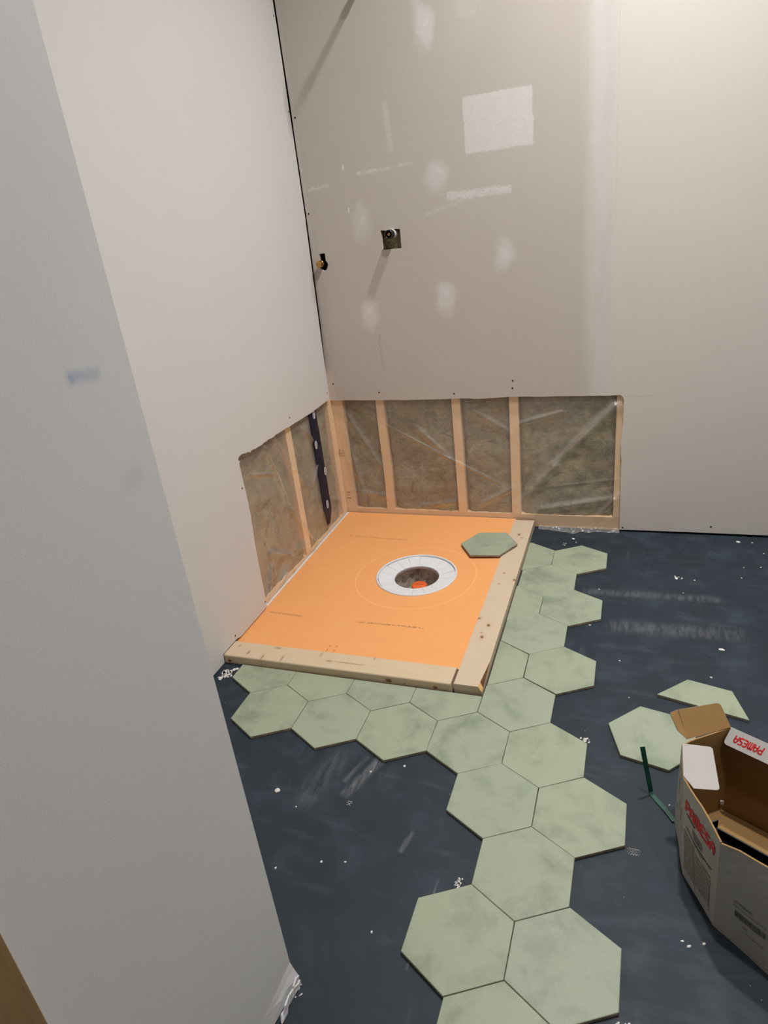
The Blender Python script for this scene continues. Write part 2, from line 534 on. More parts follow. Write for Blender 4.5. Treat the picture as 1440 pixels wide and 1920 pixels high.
def sheet(name, outer, holes, to3, thick, mats, parent=None):
    """solid slab from a 2-D outline (with holes); to3(u, v, d) places a point at depth d behind the face"""
    loops = [outer] + holes
    tris = tessellate_polygon([[Vector((u, v, 0)) for u, v in L] for L in loops])
    flatl = [p for L in loops for p in L]
    nv = len(flatl)
    verts = [to3(u, v, 0) for u, v in flatl] + [to3(u, v, thick) for u, v in flatl]
    faces = [tuple(t) for t in tris] + [tuple(nv + i for i in reversed(t)) for t in tris]
    mi = [0] * len(tris) + [1] * len(tris)
    k = 0
    for L in loops:
        for i in range(len(L)):
            j = (i + 1) % len(L)
            faces.append((k + i, k + j, nv + k + j, nv + k + i)); mi.append(1)
        k += len(L)
    return obj(name, verts, faces, mats, parent, mi)


def lathe(name, prof, mat, centre, parent=None, n=48, axis='z', smooth=True, closed=False, a0=0.0, a1=None):
    verts, faces = [], []
    full = a1 is None
    cnt = n if full else n + 1
    for i in range(cnt):
        a = a0 + ((2 * math.pi) * i / n if full else (a1 - a0) * i / n)
        for r, h in prof:
            c, s = math.cos(a) * r, math.sin(a) * r
            if axis == 'z': verts.append((centre[0] + c, centre[1] + s, centre[2] + h))
            else: verts.append((centre[0] + c, centre[1] - h, centre[2] + s))
    m = len(prof)
    for i in range(n):
        j = (i + 1) % cnt
        for k in range(m if closed else m - 1):
            k2 = (k + 1) % m
            faces.append((i * m + k, j * m + k, j * m + k2, i * m + k2))
    o = obj(name, verts, faces, mat, parent, smooth=smooth)
    return o


def tube(name, pts, r, mat, parent=None, n=12):
    verts, faces = [], []
    P = [Vector(p) for p in pts]
    for i, p in enumerate(P):
        d = (P[min(i + 1, len(P) - 1)] - P[max(i - 1, 0)]).normalized()
        u = d.cross(Vector((0, 0, 1)) if abs(d.z) < .9 else Vector((1, 0, 0))).normalized()
        v = d.cross(u)
        for k in range(n):
            a = 2 * math.pi * k / n
            verts.append(p + u * math.cos(a) * r + v * math.sin(a) * r)
    for i in range(len(P) - 1):
        for k in range(n):
            k2 = (k + 1) % n
            faces.append((i * n + k, i * n + k2, (i + 1) * n + k2, (i + 1) * n + k))
    faces.append(tuple(range(n))); faces.append(tuple(range((len(P) - 1) * n, len(P) * n)))
    return obj(name, verts, faces, mat, parent, smooth=True)


def nz(x, y, z, s=1.0):
    return noise.noise(Vector((x * s, y * s, z * s)))


# ------------------------------------------------------------------ room shell
YB = 1.305      # face of the back drywall
XL = -.270      # face of the left drywall
DC = (.208, .812)   # drain centre
XR, YF = 2.3, -3.6

# floor slab with a round opening under the drain
def ring_plane(name, rect, centre, r, zf, mat, n=64, extra_rings=(), hole_z=None):
    x0, x1, y0, y1 = rect
    angs = sorted(set([2 * math.pi * i / n for i in range(n)] +
                      [math.atan2(yy - centre[1], xx - centre[0]) % (2 * math.pi) for xx in (x0, x1) for yy in (y0, y1)]))
    verts, faces = [], []
    fr = (0,) + tuple(extra_rings) + (1,)
    for a in angs:
        c, s = math.cos(a), math.sin(a)
        tx = ((x1 if c > 0 else x0) - centre[0]) / c if abs(c) > 1e-9 else 1e9
        ty = ((y1 if s > 0 else y0) - centre[1]) / s if abs(s) > 1e-9 else 1e9
        t = min(tx, ty)
        for q in fr:
            d = r + (t - r) * q
            px, py = centre[0] + c * d, centre[1] + s * d
            verts.append((px, py, zf(px, py, q)))
    m = len(fr); na = len(angs)
    for i in range(na):
        j = (i + 1) % na
        for k in range(m - 1):
            faces.append((i * m + k, j * m + k, j * m + k + 1, i * m + k + 1))
    rim = [i * m + m - 1 for i in range(na)]
    return verts, faces, rim


v, f_, rim = ring_plane('floor', (-.40, XR, YF, 1.42), DC, .10, lambda x, y, q: 0.0, 'floor')
floor = obj('floor', v, f_, 'floor')
tag(floor, 'dark slate-blue coated floor with dust wipes and pale specks', 'floor', kind='structure')
# rough hole in the slab under the drain
vv, ff = [], []
N = 40
prof = [(.10, 0.0), (.102, -.02), (.108, -.05), (.105, -.08), (.085, -.10), (.05, -.105), (.0, -.105)]
for i in range(N):
    a = 2 * math.pi * i / N
    for k, (r, h) in enumerate(prof):
        q = 0 if k == 0 else .018 * nz(math.cos(a) * 2.2, math.sin(a) * 2.2, h * 30)
        rr = max(0, r + q); hh = h + (0 if k == 0 else .02 * nz(math.cos(a) * 3 + 5, math.sin(a) * 3, h * 20 + r * 20))
        vv.append((DC[0] + math.cos(a) * rr, DC[1] + math.sin(a) * rr, hh))
for i in range(N):
    j = (i + 1) % N
    for k in range(len(prof) - 1):
        ff.append((i * 7 + k, j * 7 + k, j * 7 + k + 1, i * 7 + k + 1))
pit = obj('drain_pit', vv, ff, 'concrete', floor, smooth=True)

ceiling = box('ceiling', (-.40, YF, CEIL), (XR, 1.42, CEIL + .05), 'ceil')
tag(ceiling, 'plain white ceiling over the room', 'ceiling', kind='structure')
wr = box('wall_right', (XR, YF, 0), (XR + .08, 1.42, CEIL), 'wallp')
tag(wr, 'off-white wall on the right side of the room', 'wall', kind='structure')
wf = box('wall_front', (-.40, YF - .08, 0), (XR, YF, CEIL), 'wallp')
tag(wf, 'off-white wall behind the viewer', 'wall', kind='structure')


def jag(p, q, n, amp, seed, normal):
    """points from p to q (p included, q not) wobbling along normal"""
    rnd = random.Random(seed)
    out = []
    for i in range(n):
        t = i / n
        a = 0 if i == 0 else amp * (rnd.random() - .5) * 2
        out.append((p[0] + (q[0] - p[0]) * t + normal[0] * a, p[1] + (q[1] - p[1]) * t + normal[1] * a))
    return out


# back drywall: cut away above the shower pan
XC, ZC = .930, .570
outer = [(-.2662, CEIL), (-.2668, 1.85), (-.2655, 1.72), (-.2670, 1.60), (-.2672, 1.33), (-.2705, 1.15), (-.2755, .90), (-.2825, .74), (-.2850, .70), (-.2885, .577)]
outer += jag((-.2885, .577), (.10, .571), 10, .0012, 1, (0, 1))
outer += [(.10, .5715), (.28, .5725), (.30, .5735), (.34, .5725), (.36, .5700), (.40, .5705), (.50, .5755), (.51, .5745)]
outer += jag((.51, .5745), (.905, .5715), 12, .0009, 2, (0, 1))
outer += [(.918, .5730), (.924, .5705), (.931, .5620), (.9335, .548)]
outer += jag((.9335, .548), (.930, .40), 8, .0015, 3, (1, 0))
outer += jag((.927, .40), (.9315, .20), 16, .0022, 4, (1, 0))
outer += jag((.930, .20), (.930, .008), 5, .0006, 5, (1, 0))
outer += [(.930, .008), (1.2, .010), (XR, .012), (XR, CEIL)]
hole1 = [(.034, 1.168), (.038, 1.168), (.075, 1.1675), (.112, 1.1675), (.1125, 1.20), (.113, 1.236), (.10, 1.2375), (.072, 1.2375), (.065, 1.2345), (.034, 1.2395), (.036, 1.205)]
hole2 = [(-.236, 1.178), (-.236, 1.150), (-.243, 1.138), (-.240, 1.122), (-.226, 1.112), (-.212, 1.117), (-.203, 1.134), (-.206, 1.145), (-.211, 1.150), (-.2105, 1.1785)]
wall_back = sheet('wall_back', outer, [hole1, hole2], lambda u, v, d: (u, YB + d, v), .0127, ['back', 'gyp'])
tag(wall_back, 'back drywall with white patches, cut away above the orange shower pan', 'wall', kind='structure')

# left drywall, with the matching cut-out
outer = [(-.672, CEIL), (-.672, .004), (.184, .004), (.186, .036), (.274, .0362), (.30, .0285), (.488, .0305)]
outer += jag((.4885, .034), (.497, .286), 10, .0015, 11, (1, 0))
outer += jag((.497, .286), (.510, .395), 5, .0022, 12, (1, 0))
outer += jag((.510, .395), (.507, .586), 8, .0012, 13, (1, 0))
outer += [(.507, .588), (.514, .592), (.503, .600), (.509, .607), (.530, .611), (.541, .609), (.560, .605), (.575, .6045), (.586, .598), (.592, .602), (.612, .600), (.62, .598)]
outer += jag((.644, .598), (.80, .597), 8, .0022, 14, (0, 1))
outer += jag((.80, .597), (1.074, .588), 6, .0008, 15, (0, 1))
outer += [(1.074, .588), (1.272, .5925), (1.274, .70), (1.281, .90), (1.291, 1.15), (1.299, 1.33), (1.300, 1.6), (1.2985, 1.7), (1.300, 1.85), (1.298, 2.02), (1.299, CEIL)]
wall_left = sheet('wall_left', outer, [], lambda u, v, d: (XL - d, u, v), .0127, ['left', 'gyp'])
tag(wall_left, 'white primed left wall cut away low beside the shower pan', 'wall', kind='structure')

# partition in the left foreground, chipped at the foot of its corner
XP, YP = .414, -.672
vv, ff, mi = [], [], []
ys = [YP - .006 * 0, YP - .012, YP - .03, YP - .05, YP - .075, YP - .1, YP - .2, YP - .38, -1.2, YF]
zs = [0.004, .012, .022, .034, .05, .08, .2, .6, 1.2, 1.8, CEIL]
for z in zs:
    for y in ys:
        k = max(0, 1 - (YP - y) / .11) * max(0, 1 - z / .045)
        j = nz(y * 60, z * 60, 3.1) * .006
        vv.append((XP + k * (.012 + j), y + (k * .004 if y > -.7 else 0), z + (k * .006 * nz(y * 80, 1, 2) if z < .01 else 0)))
ny = len(ys)
for a in range(len(zs) - 1):
    for b in range(ny - 1):
        ff.append((a * ny + b, a * ny + b + 1, (a + 1) * ny + b + 1, (a + 1) * ny + b))
# far side, toward the shower, and top
base = len(vv)
vv += [(-.40, YP, 0.004), (-.40, YP, CEIL), (-.40, YF, CEIL), (-.40, YF, .004)]
edge0 = [a * ny for a in range(len(zs))]
ff.append(tuple(edge0) + (base + 1, base))
ff.append((edge0[-1],) + tuple(edge0[-1] + i for i in range(1, ny)) + (base + 2, base + 1))
wall_near = obj('wall_near', vv, ff, 'part')
tag(wall_near, 'smooth grey-white partition wall end in the left foreground', 'wall', kind='structure')
# torn corner flakes at the foot
rnd = random.Random(21)
for i, (y, z, s) in enumerate([(-.690, .018, .018), (-.705, .012, .022), (-.722, .016, .020), (-.738, .008, .017), (-.683, .006, .014)]):
    vs = []
    for a in range(6):
        t = 2 * math.pi * a / 6
        vs.append((XP + .014 + .004 * rnd.random(), y + math.cos(t) * s * (.6 + .5 * rnd.random()), max(.001, z + math.sin(t) * s * .6 * (.6 + .5 * rnd.random()))))
    vs += [(p[0] - .003, p[1], p[2]) for p in vs]
    fs = [tuple(range(6)), tuple(range(11, 5, -1))] + [(k, (k + 1) % 6, 6 + (k + 1) % 6, 6 + k) for k in range(6)]
    obj('torn_paper', vs, fs, 'part', wall_near)
jamb = box('door_jamb', (XP, -1.26, .0), (XP + .012, -1.070, 2.05), 'jamb', wall_near, .0015)
jamb['label'] = 'golden stained wooden door jamb board'

# ------------------------------------------------------------------ framing, insulation, film behind the cut-outs
YS = YB + .0135     # stud faces on the back wall
XS = XL - .0150     # stud faces on the left wall


def leaning(name, c0, c1, wd, y0, y1, z0, z1, mat, parent, axis='x', bow=0.0):
    """stud whose centre runs from c0 (bottom) to c1 (top)"""
    vv, ff = [], []
    n = 6
    for i in range(n + 1):
        t = i / n
        c = c0 + (c1 - c0) * t + bow * math.sin(t * math.pi * 2.2)
        z = z0 + (z1 - z0) * t
        for s, d in ((-1, y0), (1, y0), (1, y1), (-1, y1)):
            p = c + s * wd / 2
            vv.append((p, d, z) if axis == 'x' else (d, p, z))
    for i in range(n):
        for k in range(4):
            k2 = (k + 1) % 4
            ff.append((i * 4 + k, i * 4 + k2, (i + 1) * 4 + k2, (i + 1) * 4 + k))
    ff += [(0, 1, 2, 3), tuple(n * 4 + k for k in range(4))]
    return obj(name, vv, ff, mat, parent)


for c0, c1, wd, bow in [(-.268, -.262, .058, 0), (-.066, -.054, .036, .003), (.274, .277, .036, 0), (.510, .517, .037, 0), (.924, .930, .042, 0)]:
    leaning('stud', c0, c1, wd, YS, YS + .089, .055, .70, 'stud', wall_back, 'x', bow)
box('bottom_plate', (-.30, YS, .0), (.945, YS + .089, .055), 'plate', wall_back)
for c0, c1, wd in [(.893, .894, .044), (1.292, 1.292, .046), (.49, .49, .038)]:
    leaning('stud', c0, c1, wd, XS, XS - .089, .040, .70, 'stud', wall_left, 'y')
box('bottom_plate', (XS - .089, .47, .0), (XS, 1.315, .040), 'platey', wall_left)
# corner stamp on the wood
fr = [(-.2925, .345), (-.262, .345), (-.262, .308), (-.2925, .308)]
vs, fs = [], []
def bar2(vs, fs, a, b, wd, y):
    d = Vector((b[0] - a[0], b[1] - a[1])); L = d.length
    nn = Vector((-d.y, d.x)) / L * wd / 2
    k = len(vs)
    for p in (Vector(a) + nn, Vector(a) - nn, Vector(b) - nn, Vector(b) + nn):
        vs.append((p.x, y, p.y))
    fs.append((k, k + 1, k + 2, k + 3))
fr = [(-.290, .342), (-.262, .339), (-.262, .311), (-.290, .314)]
for i in range(4):
    bar2(vs, fs, fr[i], fr[(i + 1) % 4], .0016, YS - .0006)
for a, b in [((-.284, .334), (-.284, .318)), ((-.284, .334), (-.277, .33)), ((-.277, .33), (-.278, .32)), ((-.272, .332), (-.272, .318)), ((-.272, .318), (-.267, .318)), ((-.27, .326), (-.266, .330))]:
    bar2(vs, fs, a, b, .0016, YS - .0006)
for zz in (.135, .122, .106):
    for k in range(3):
        bar2(vs, fs, (-.275 + k * .006, zz), (-.271 + k * .006, zz - .002), .006 if zz != .122 else .003, YS - .0006)
obj('stamp', vs, fs, 'ink', wall_back)


def wool(name, u0, u1, z0, z1, plane, axis, parent, seed):
    nu, nv = max(8, int((u1 - u0) / .012)), 48
    vv, ff = [], []
    for j in range(nv + 1):
        for i in range(nu + 1):
            u = u0 + (u1 - u0) * i / nu; z = z0 + (z1 - z0) * j / nv
            eu = min(i, nu - i) / nu * (u1 - u0); e = min(1, eu / .02)
            d = .010 + .010 * nz(u + seed, z, 0, 9) + .007 * nz(u + seed, z, 3, 28) + .004 * nz(u, z + seed, 7, 70)
            d += .022 * max(0, nz(u + seed * 2, z * 3, 5, 7) - .38)
            d = max(.0015, d) + (1 - e) * .028
            p = (u, plane + d, z) if axis == 'x' else (plane - d, u, z)
            vv.append(p)
    for j in range(nv):
        for i in range(nu):
            a = j * (nu + 1) + i
            ff.append((a, a + 1, a + nu + 2, a + nu + 1))
    return obj(name, vv, ff, 'wool', parent, smooth=True)


for k, (a, b) in enumerate([(-.242, -.070), (-.048, .260), (.290, .500), (.526, .910)]):
    wool('insulation_batt', a, b, .050, .66, YS + .001, 'x', wall_back, k * 3.7)
for k, (a, b) in enumerate([(.505, .874), (.912, 1.272)]):
    wool('insulation_batt', a, b, .036, .66, XS - .001, 'y', wall_left, 20 + k * 5.1)
# sheathing behind everything
box('sheathing', (-.40, YS + .089, 0), (XR, YS + .10, CEIL), 'sheath', wall_back)
box('sheathing', (XS - .10, YP, 0), (XS - .089, 1.42, CEIL), 'sheath', wall_left)


def film(name, u0, u1, z0, z1, plane, sgn, axis, ridges, parent, seed, nu, nv, tails=None):
    vv, ff = [], []
    for j in range(nv + 1):
        for i in range(nu + 1):
            u = u0 + (u1 - u0) * i / nu; z = z0 + (z1 - z0) * j / nv
            h = .0010 + .0012 * nz(u + seed, z, 0, 5) + .0006 * nz(u, z + seed, 1, 17)
            for (a, b, c, d, wd, H) in ridges:
                dx, dz = c - a, d - b
                L2 = dx * dx + dz * dz
                t = ((u - a) * dx + (z - b) * dz) / L2
                tt = min(1, max(0, t))
                ds = math.hypot(u - a - dx * tt, z - b - dz * tt)
                # one flank steeper than the other, like a pulled fold
                side = ((u - a) * dz - (z - b) * dx)
                w2 = wd * (1.0 if side > 0 else .45)
                h += H * math.exp(-(ds / w2) ** 2) * (1 - .35 * abs(2 * tt - 1))
            h = max(.0002, h)
            vv.append((u, plane - h, z) if axis == 'x' else (plane + h, u, z))
    for j in range(nv):
        for i in range(nu):
            a = j * (nu + 1) + i
            ff.append((a, a + 1, a + nu + 2, a + nu + 1))
    o = obj(name, vv, ff, 'film', parent, smooth=True)
    return o


RB = [(-.037, .459, .44, .20, .0055, .0085), (.52, .10, .673, .288, .026, .022), (.673, .288, .90, .53, .034, .026),
      (.54, .172, .925, .228, .008, .004), (.53, .46, .70, .51, .016, .010), (.60, .085, .90, .145, .022, .016),
      (.84, .06, .925, .165, .020, .014), (.10, .45, .24, .31, .016, .009), (-.22, .52, -.09, .28, .022, .014), (-.25, .15, -.05, .12, .018, .006),
      (.35, .52, .50, .42, .022, .008), (.36, .10, .50, .18, .018, .009), (.08, .08, .26, .11, .018, .009), (-.24, .45, -.18, .10, .018, .012)]
film('vapour_film', -.282, .945, .012, .66, YB + .0128, -1, 'x', RB, wall_back, 1.3, 400, 200)
RL = [(.70, .575, .80, .285, .013, .016), (.80, .285, .90, .11, .015, .016), (.773, .59, .87, .425, .012, .015), (.87, .425, .97, .285, .015, .015),
      (1.0, .55, 1.07, .48, .016, .013), (.56, .525, .72, .465, .008, .007), (.945, .06, .80, .10, .026, .018), (.70, .085, .63, .05, .018, .015),
      (.52, .05, .58, .15, .013, .015), (1.02, .30, 1.08, .36, .012, .009), (1.16, .55, 1.25, .20, .020, .011), (1.17, .17, 1.25, .12, .012, .009),
      (.60, .20, .75, .10, .024, .016), (.56, .36, .60, .10, .013, .011), (.85, .20, .93, .05, .018, .015), (.66, .30, .74, .05, .018, .012)]
film('vapour_film', .485, 1.312, .012, .66, XL - .0137, 1, 'y', RL, wall_left, 6.1, 280, 200)
# crumpled hem of the film lying on the floor
vv, ff = [], []
nu, nv = 90, 8
for j in range(nv + 1):
    for i in range(nu + 1):
        x = .605 + (.930 - .605) * i / nu
        t = j / nv
        k = .25 + .75 * max(0, 1 - abs(x - .74) / .10)
        y = YB + .011 - t * (.022 + .030 * k + .012 * nz(x, 0, 4, 30))
        z = .0015 + .010 * k * math.sin(t * math.pi) * (1 + .9 * nz(x * 55, t * 4, 0)) + .006 * (1 - t) * (1 + nz(x, t, 2, 40))
        vv.append((x, y, max(.0008, z)))
for j in range(nv):
    for i in range(nu):
        a = j * (nu + 1) + i
        ff.append((a, a + 1, a + nu + 2, a + nu + 1))
obj('film_hem', vv, ff, 'film', wall_back)

# navy tape on the film of the left wall, with pale printed discs
vv, ff = [], []
XT = XL - .0085
n = 40
for i in range(n + 1):
    t = i / n
    z = .075 + t * .52
    ya = 1.074 + (.008 if t < .13 else 0) + .002 * nz(t * 9, 0, 0)
    yb = 1.144 + .002 * nz(t * 9, 5, 0) - (max(0, .10 - t) * .35)
    for k, y in enumerate((ya, ya * .67 + yb * .33, ya * .33 + yb * .67, yb)):
        vv.append((XT + .0025 * nz(y * 20, z * 14, 1) + (.001 if k in (1, 2) else 0), y, z))
for i in range(n):
    for k in range(3):
        a = i * 4 + k
        ff.append((a, a + 1, a + 5, a + 4))
tape = obj('seam_tape', vv, ff, 'tape', wall_left, smooth=True)
tape['label'] = 'navy blue seam tape with pale round marks'
for y, z in [(1.112, .572), (1.088, .447), (1.133, .313), (1.104, .169)]:
    vs = [(XT + .0042, y + math.cos(a) * .0115, z + math.sin(a) * .019) for a in [2 * math.pi * k / 20 for k in range(20)]]
    mk = obj('tape_mark', vs, [tuple(range(20))], 'tape_mark', tape)
    vs, fs = [], []
    for a, b in [((-.005, .006), (.004, .010)), ((.004, .010), (.004, 0)), ((-.005, 0), (.004, 0)), ((-.004, -.009), (.005, -.006)), ((-.004, 0), (-.004, -.009))]:
        k = len(vs)
        d = Vector((b[0] - a[0], b[1] - a[1])).normalized(); nn = Vector((-d.y, d.x)) * .0011
        for p in (Vector(a) + nn, Vector(a) - nn, Vector(b) - nn, Vector(b) + nn):
            vs.append((XT + .0046, y + p.x, z + p.y))
        fs.append((k, k + 1, k + 2, k + 3))
    obj('mark_glyph', vs, fs, 'tape', mk)

# drywall screws
def screw(p, nrm, parent):
    vs = []
    u = Vector((0, 0, 1)); v2 = nrm.cross(u)
    for a in range(10):
        t = 2 * math.pi * a / 10
        vs.append(Vector(p) + (u * math.cos(t) + v2 * math.sin(t)) * .0036 + nrm * .0003)
    vs += [Vector(p) + (q - Vector(p)) * .55 - nrm * .0000 + nrm * .0004 for q in vs[:10]]
    fs = [(k, (k + 1) % 10, 10 + (k + 1) % 10, 10 + k) for k in range(10)] + [tuple(range(10, 20))]
    return obj('screw', vs, fs, 'steel', parent)
for x, z in [(-.05, .607), (.276, .594), (.517, .640), (.515, .610), (-.258, .650), (-.256, 1.328), (-.254, 1.658), (.942, .018), (1.268, .037)]:
    screw((x, YB, z), Vector((0, -1, 0)), wall_back)
for y, z in [(.899, .625), (.27, .052), (1.256, .624), (.484, .055), (.492, .502), (1.286, 1.973), (1.292, 1.679)]:
    screw((XL, y, z), Vector((1, 0, 0)), wall_left)

# ------------------------------------------------------------------ shower pan, drain
PX0, PX1, PY0, PY1 = -.2825, .509, .272, 1.314
def pan_z(x, y, q):
    e = .023 + .011 * (y - PY0) / (PY1 - PY0)
    return .0185 + (e - .0185) * q
v, f_, rim = ring_plane('x', (PX0, PX1, PY0, PY1), DC, .150, pan_z, 'pan', extra_rings=(.25, .5, .75))
pan = empty('shower_pan', (0, 0, 0))
tag(pan, 'orange sloped shower pan in the corner inside the wooden curb', 'shower pan')
obj('tray_top', v, f_, 'pan', pan)
nr = len(rim)
rv = [v[i] for i in rim]
vs = [(p[0], p[1], p[2]) for p in rv] + [(p[0] - (.001 if p[0] < PX0 + .001 else 0), p[1], .0) for p in rv]
side = obj('foam_side', vs, [(i, (i + 1) % nr, nr + (i + 1) % nr, nr + i) for i in range(nr)], 'foam', pan)
# bare foam lip showing along the left wall
lip = box('foam_lip', (PX0 - .0002, .492, .012), (PX0 + .0085, PY1 - .004, .0245), 'foam', pan)
for vtx in lip.data.vertices:
    if vtx.co.z > .02:
        vtx.co.z = pan_z(0, vtx.co.y, 1) + .0022

drain = empty('shower_drain', (DC[0], DC[1], 0))
tag(drain, 'round white plastic drain flange set in the orange pan', 'drain')
def dl(name, prof, mat, parent=drain, **k):
    o = lathe(name, prof, mat, (0, 0, 0), parent, n=72, **k)
    return o
dl('outer_rim', [(.1565, .0192), (.1565, .0222), (.1545, .0235), (.1515, .0235), (.150, .0222), (.150, .010), (.1565, .010)], 'white_plastic', closed=True)
# stepped ring of wedge segments
NSEG = 18
for i in range(NSEG):
    a0 = 2 * math.pi * i / NSEG + .004; a1 = 2 * math.pi * (i + 1) / NSEG - .002
    r1 = .1468 if i not in (5, 8, 9, 17, 0) else .1492
    prof = [(.087, .0095), (.0855, .0075), (.087, .004), (r1, .010), (r1, .0176), (r1 - .0015, .0186)]
    verts, faces = [], []
    m = len(prof); nn = 5
    for s in range(nn + 1):
        a = a0 + (a1 - a0) * s / nn
        for r, h in prof:
            verts.append((math.cos(a) * r, math.sin(a) * r, h))
    for s in range(nn):
        for k in range(m):
            faces.append((s * m + k, s * m + (k + 1) % m, (s + 1) * m + (k + 1) % m, (s + 1) * m + k))
    faces += [tuple(range(m)), tuple(range(nn * m, nn * m + m))]
    obj('ring_segment', verts, faces, 'white_plastic', drain)
dl('ring_bed', [(.086, .0065), (.149, .0150), (.149, .006), (.086, .003)], 'white_plastic', closed=True)
dl('throat', [(.087, .009), (.0862, -.004), (.089, -.004), (.0895, .008)], 'white_plastic', closed=True)
plug = empty('pipe_plug', (.198, .858, -.10))
tag(plug, 'orange plug capping the pipe inside the drain hole', 'plug')
lathe('plug_cap', [(0, .048), (.027, .048), (.031, .045), (.032, .040), (.032, .030), (0, .030)], 'orange_plug', (0, 0, 0), plug, n=32)
lathe('plug_stem', [(.026, -.003), (.026, .031)], 'orange_plug', (0, 0, 0), plug, n=24)
box('plug_rib', (-.018, -.002, .0475), (.018, .002, .0505), 'orange_plug', plug)

# ------------------------------------------------------------------ curb boards
def board(name, path, wd, h, mat, bev, cut=None):
    bm = bmesh.new()
    bmesh.ops.create_cube(bm, size=1)
    (x0, y0), (x1, y1) = path
    d = Vector((x1 - x0, y1 - y0)); L = d.length; d /= L
    nrm = Vector((-d.y, d.x))
    long_edges = []
    for v in bm.verts:
        u, s, zz = v.co.x, v.co.y, v.co.z
        p = Vector((x0, y0)) + d * (u + .5) * L + nrm * s * wd
        v.co = Vector((p.x, p.y, (zz + .5) * h))
    for e in bm.edges:
        q = (e.verts[0].co - e.verts[1].co)
        if q.length > L * .9: long_edges.append(e)
    bmesh.ops.bevel(bm, geom=long_edges, offset=bev, segments=4, affect='EDGES', profile=.5)
    return bm


bm = board('c', ((-.2695, .2275), (.5035, .2275)), .081, .034, 'curb1', .005)
c1 = from_bm('curb_board', bm, 'curb1')
tag(c1, 'pale knotty pine board forming the front curb before the orange pan', 'board', 'pine curb boards')
bm = board('c', ((.5535, .190), (.5455, 1.302)), .083, .034, 'curb2', .004)
# wane: the front right arris is split away along a tapering plane that shows bark
a_, b_, c_ = Vector((.5835, .188, .0345)), Vector((.5965, .188, .013)), Vector((.5955, .335, .0345))
nn = (b_ - a_).cross(c_ - a_).normalized()
if nn.z < 0: nn = -nn
bmesh.ops.bisect_plane(bm, geom=bm.verts[:] + bm.edges[:] + bm.faces[:], plane_co=a_, plane_no=nn, clear_outer=True)
fill = bmesh.ops.holes_fill(bm, edges=[e for e in bm.edges if e.is_boundary], sides=0)
for f in fill['faces']: f.material_index = 1
c2 = from_bm('curb_board', bm, ['curb2', 'bark'])
tag(c2, 'pine board with a splintered corner forming the right curb along the pan', 'board', 'pine curb boards')
def on_wane(x, y):
    return (x, y, a_.z - ((x - a_.x) * nn.x + (y - a_.y) * nn.y) / nn.z + .0004)
obj('split_face', [on_wane(.5835, .1895), on_wane(.5945, .1895), on_wane(.5950, .206), on_wane(.5862, .212)], [(0, 1, 2, 3)], 'split', c2)

# ------------------------------------------------------------------ hexagon tiles
TH, TR, PITCH = .009, .1143, .199


def hexpts(r, rot=0.0):
    return [(r * math.cos(math.radians(30 + 60 * k) + rot), r * math.sin(math.radians(30 + 60 * k) + rot)) for k in range(6)]


def clip(poly, a, b, c):
    """keep a*x + b*y >= c"""
    out = []
    for i in range(len(poly)):
        p, q = poly[i], poly[(i + 1) % len(poly)]
        dp, dq = a * p[0] + b * p[1] - c, a * q[0] + b * q[1] - c
        if dp >= 0: out.append(p)
        if dp * dq < 0:
            t = dp / (dp - dq)
            out.append((p[0] + (q[0] - p[0]) * t, p[1] + (q[1] - p[1]) * t))
    return out


def tile_mesh(poly):
    """bevelled slab: glazed face, clay body"""
    cx = sum(p[0] for p in poly) / len(poly); cy = sum(p[1] for p in poly) / len(poly)
    n = len(poly)
    def inset(k):
        return [(cx + (x - cx) * (1 - k / math.hypot(x - cx, y - cy)), cy + (y - cy) * (1 - k / math.hypot(x - cx, y - cy))) for x, y in poly]
    verts = [(x, y, 0) for x, y in inset(.0012)] + [(x, y, .0010) for x, y in poly] + [(x, y, TH - .0012) for x, y in poly] + \
            [(x, y, TH - .0003) for x, y in inset(.0008)] + [(x, y, TH) for x, y in inset(.0020)]
    faces, mi = [tuple(reversed(range(n)))], [1]
    for lvl in range(4):
        for k in range(n):
            k2 = (k + 1) % n
            faces.append((lvl * n + k, lvl * n + k2, (lvl + 1) * n + k2, (lvl + 1) * n + k)); mi.append(1 if lvl < 2 else 0)
    faces.append(tuple(range(4 * n, 5 * n))); mi.append(0)
    return verts, faces, mi


FULL = bpy.data.meshes.new('hexagon_tile')
v, f_, mi = tile_mesh(hexpts(TR))
FULL.from_pydata(v, [], f_)
FULL.materials.append(M['tile']); FULL.materials.append(M['clay'])
FULL.polygons.foreach_set('material_index', mi)
FULL.update()
GRP = 'green hexagon tiles dry-laid on the floor'


def cell(a, b):
    return (a * PITCH + b * PITCH * .5, -b * PITCH * math.sqrt(3) / 2)


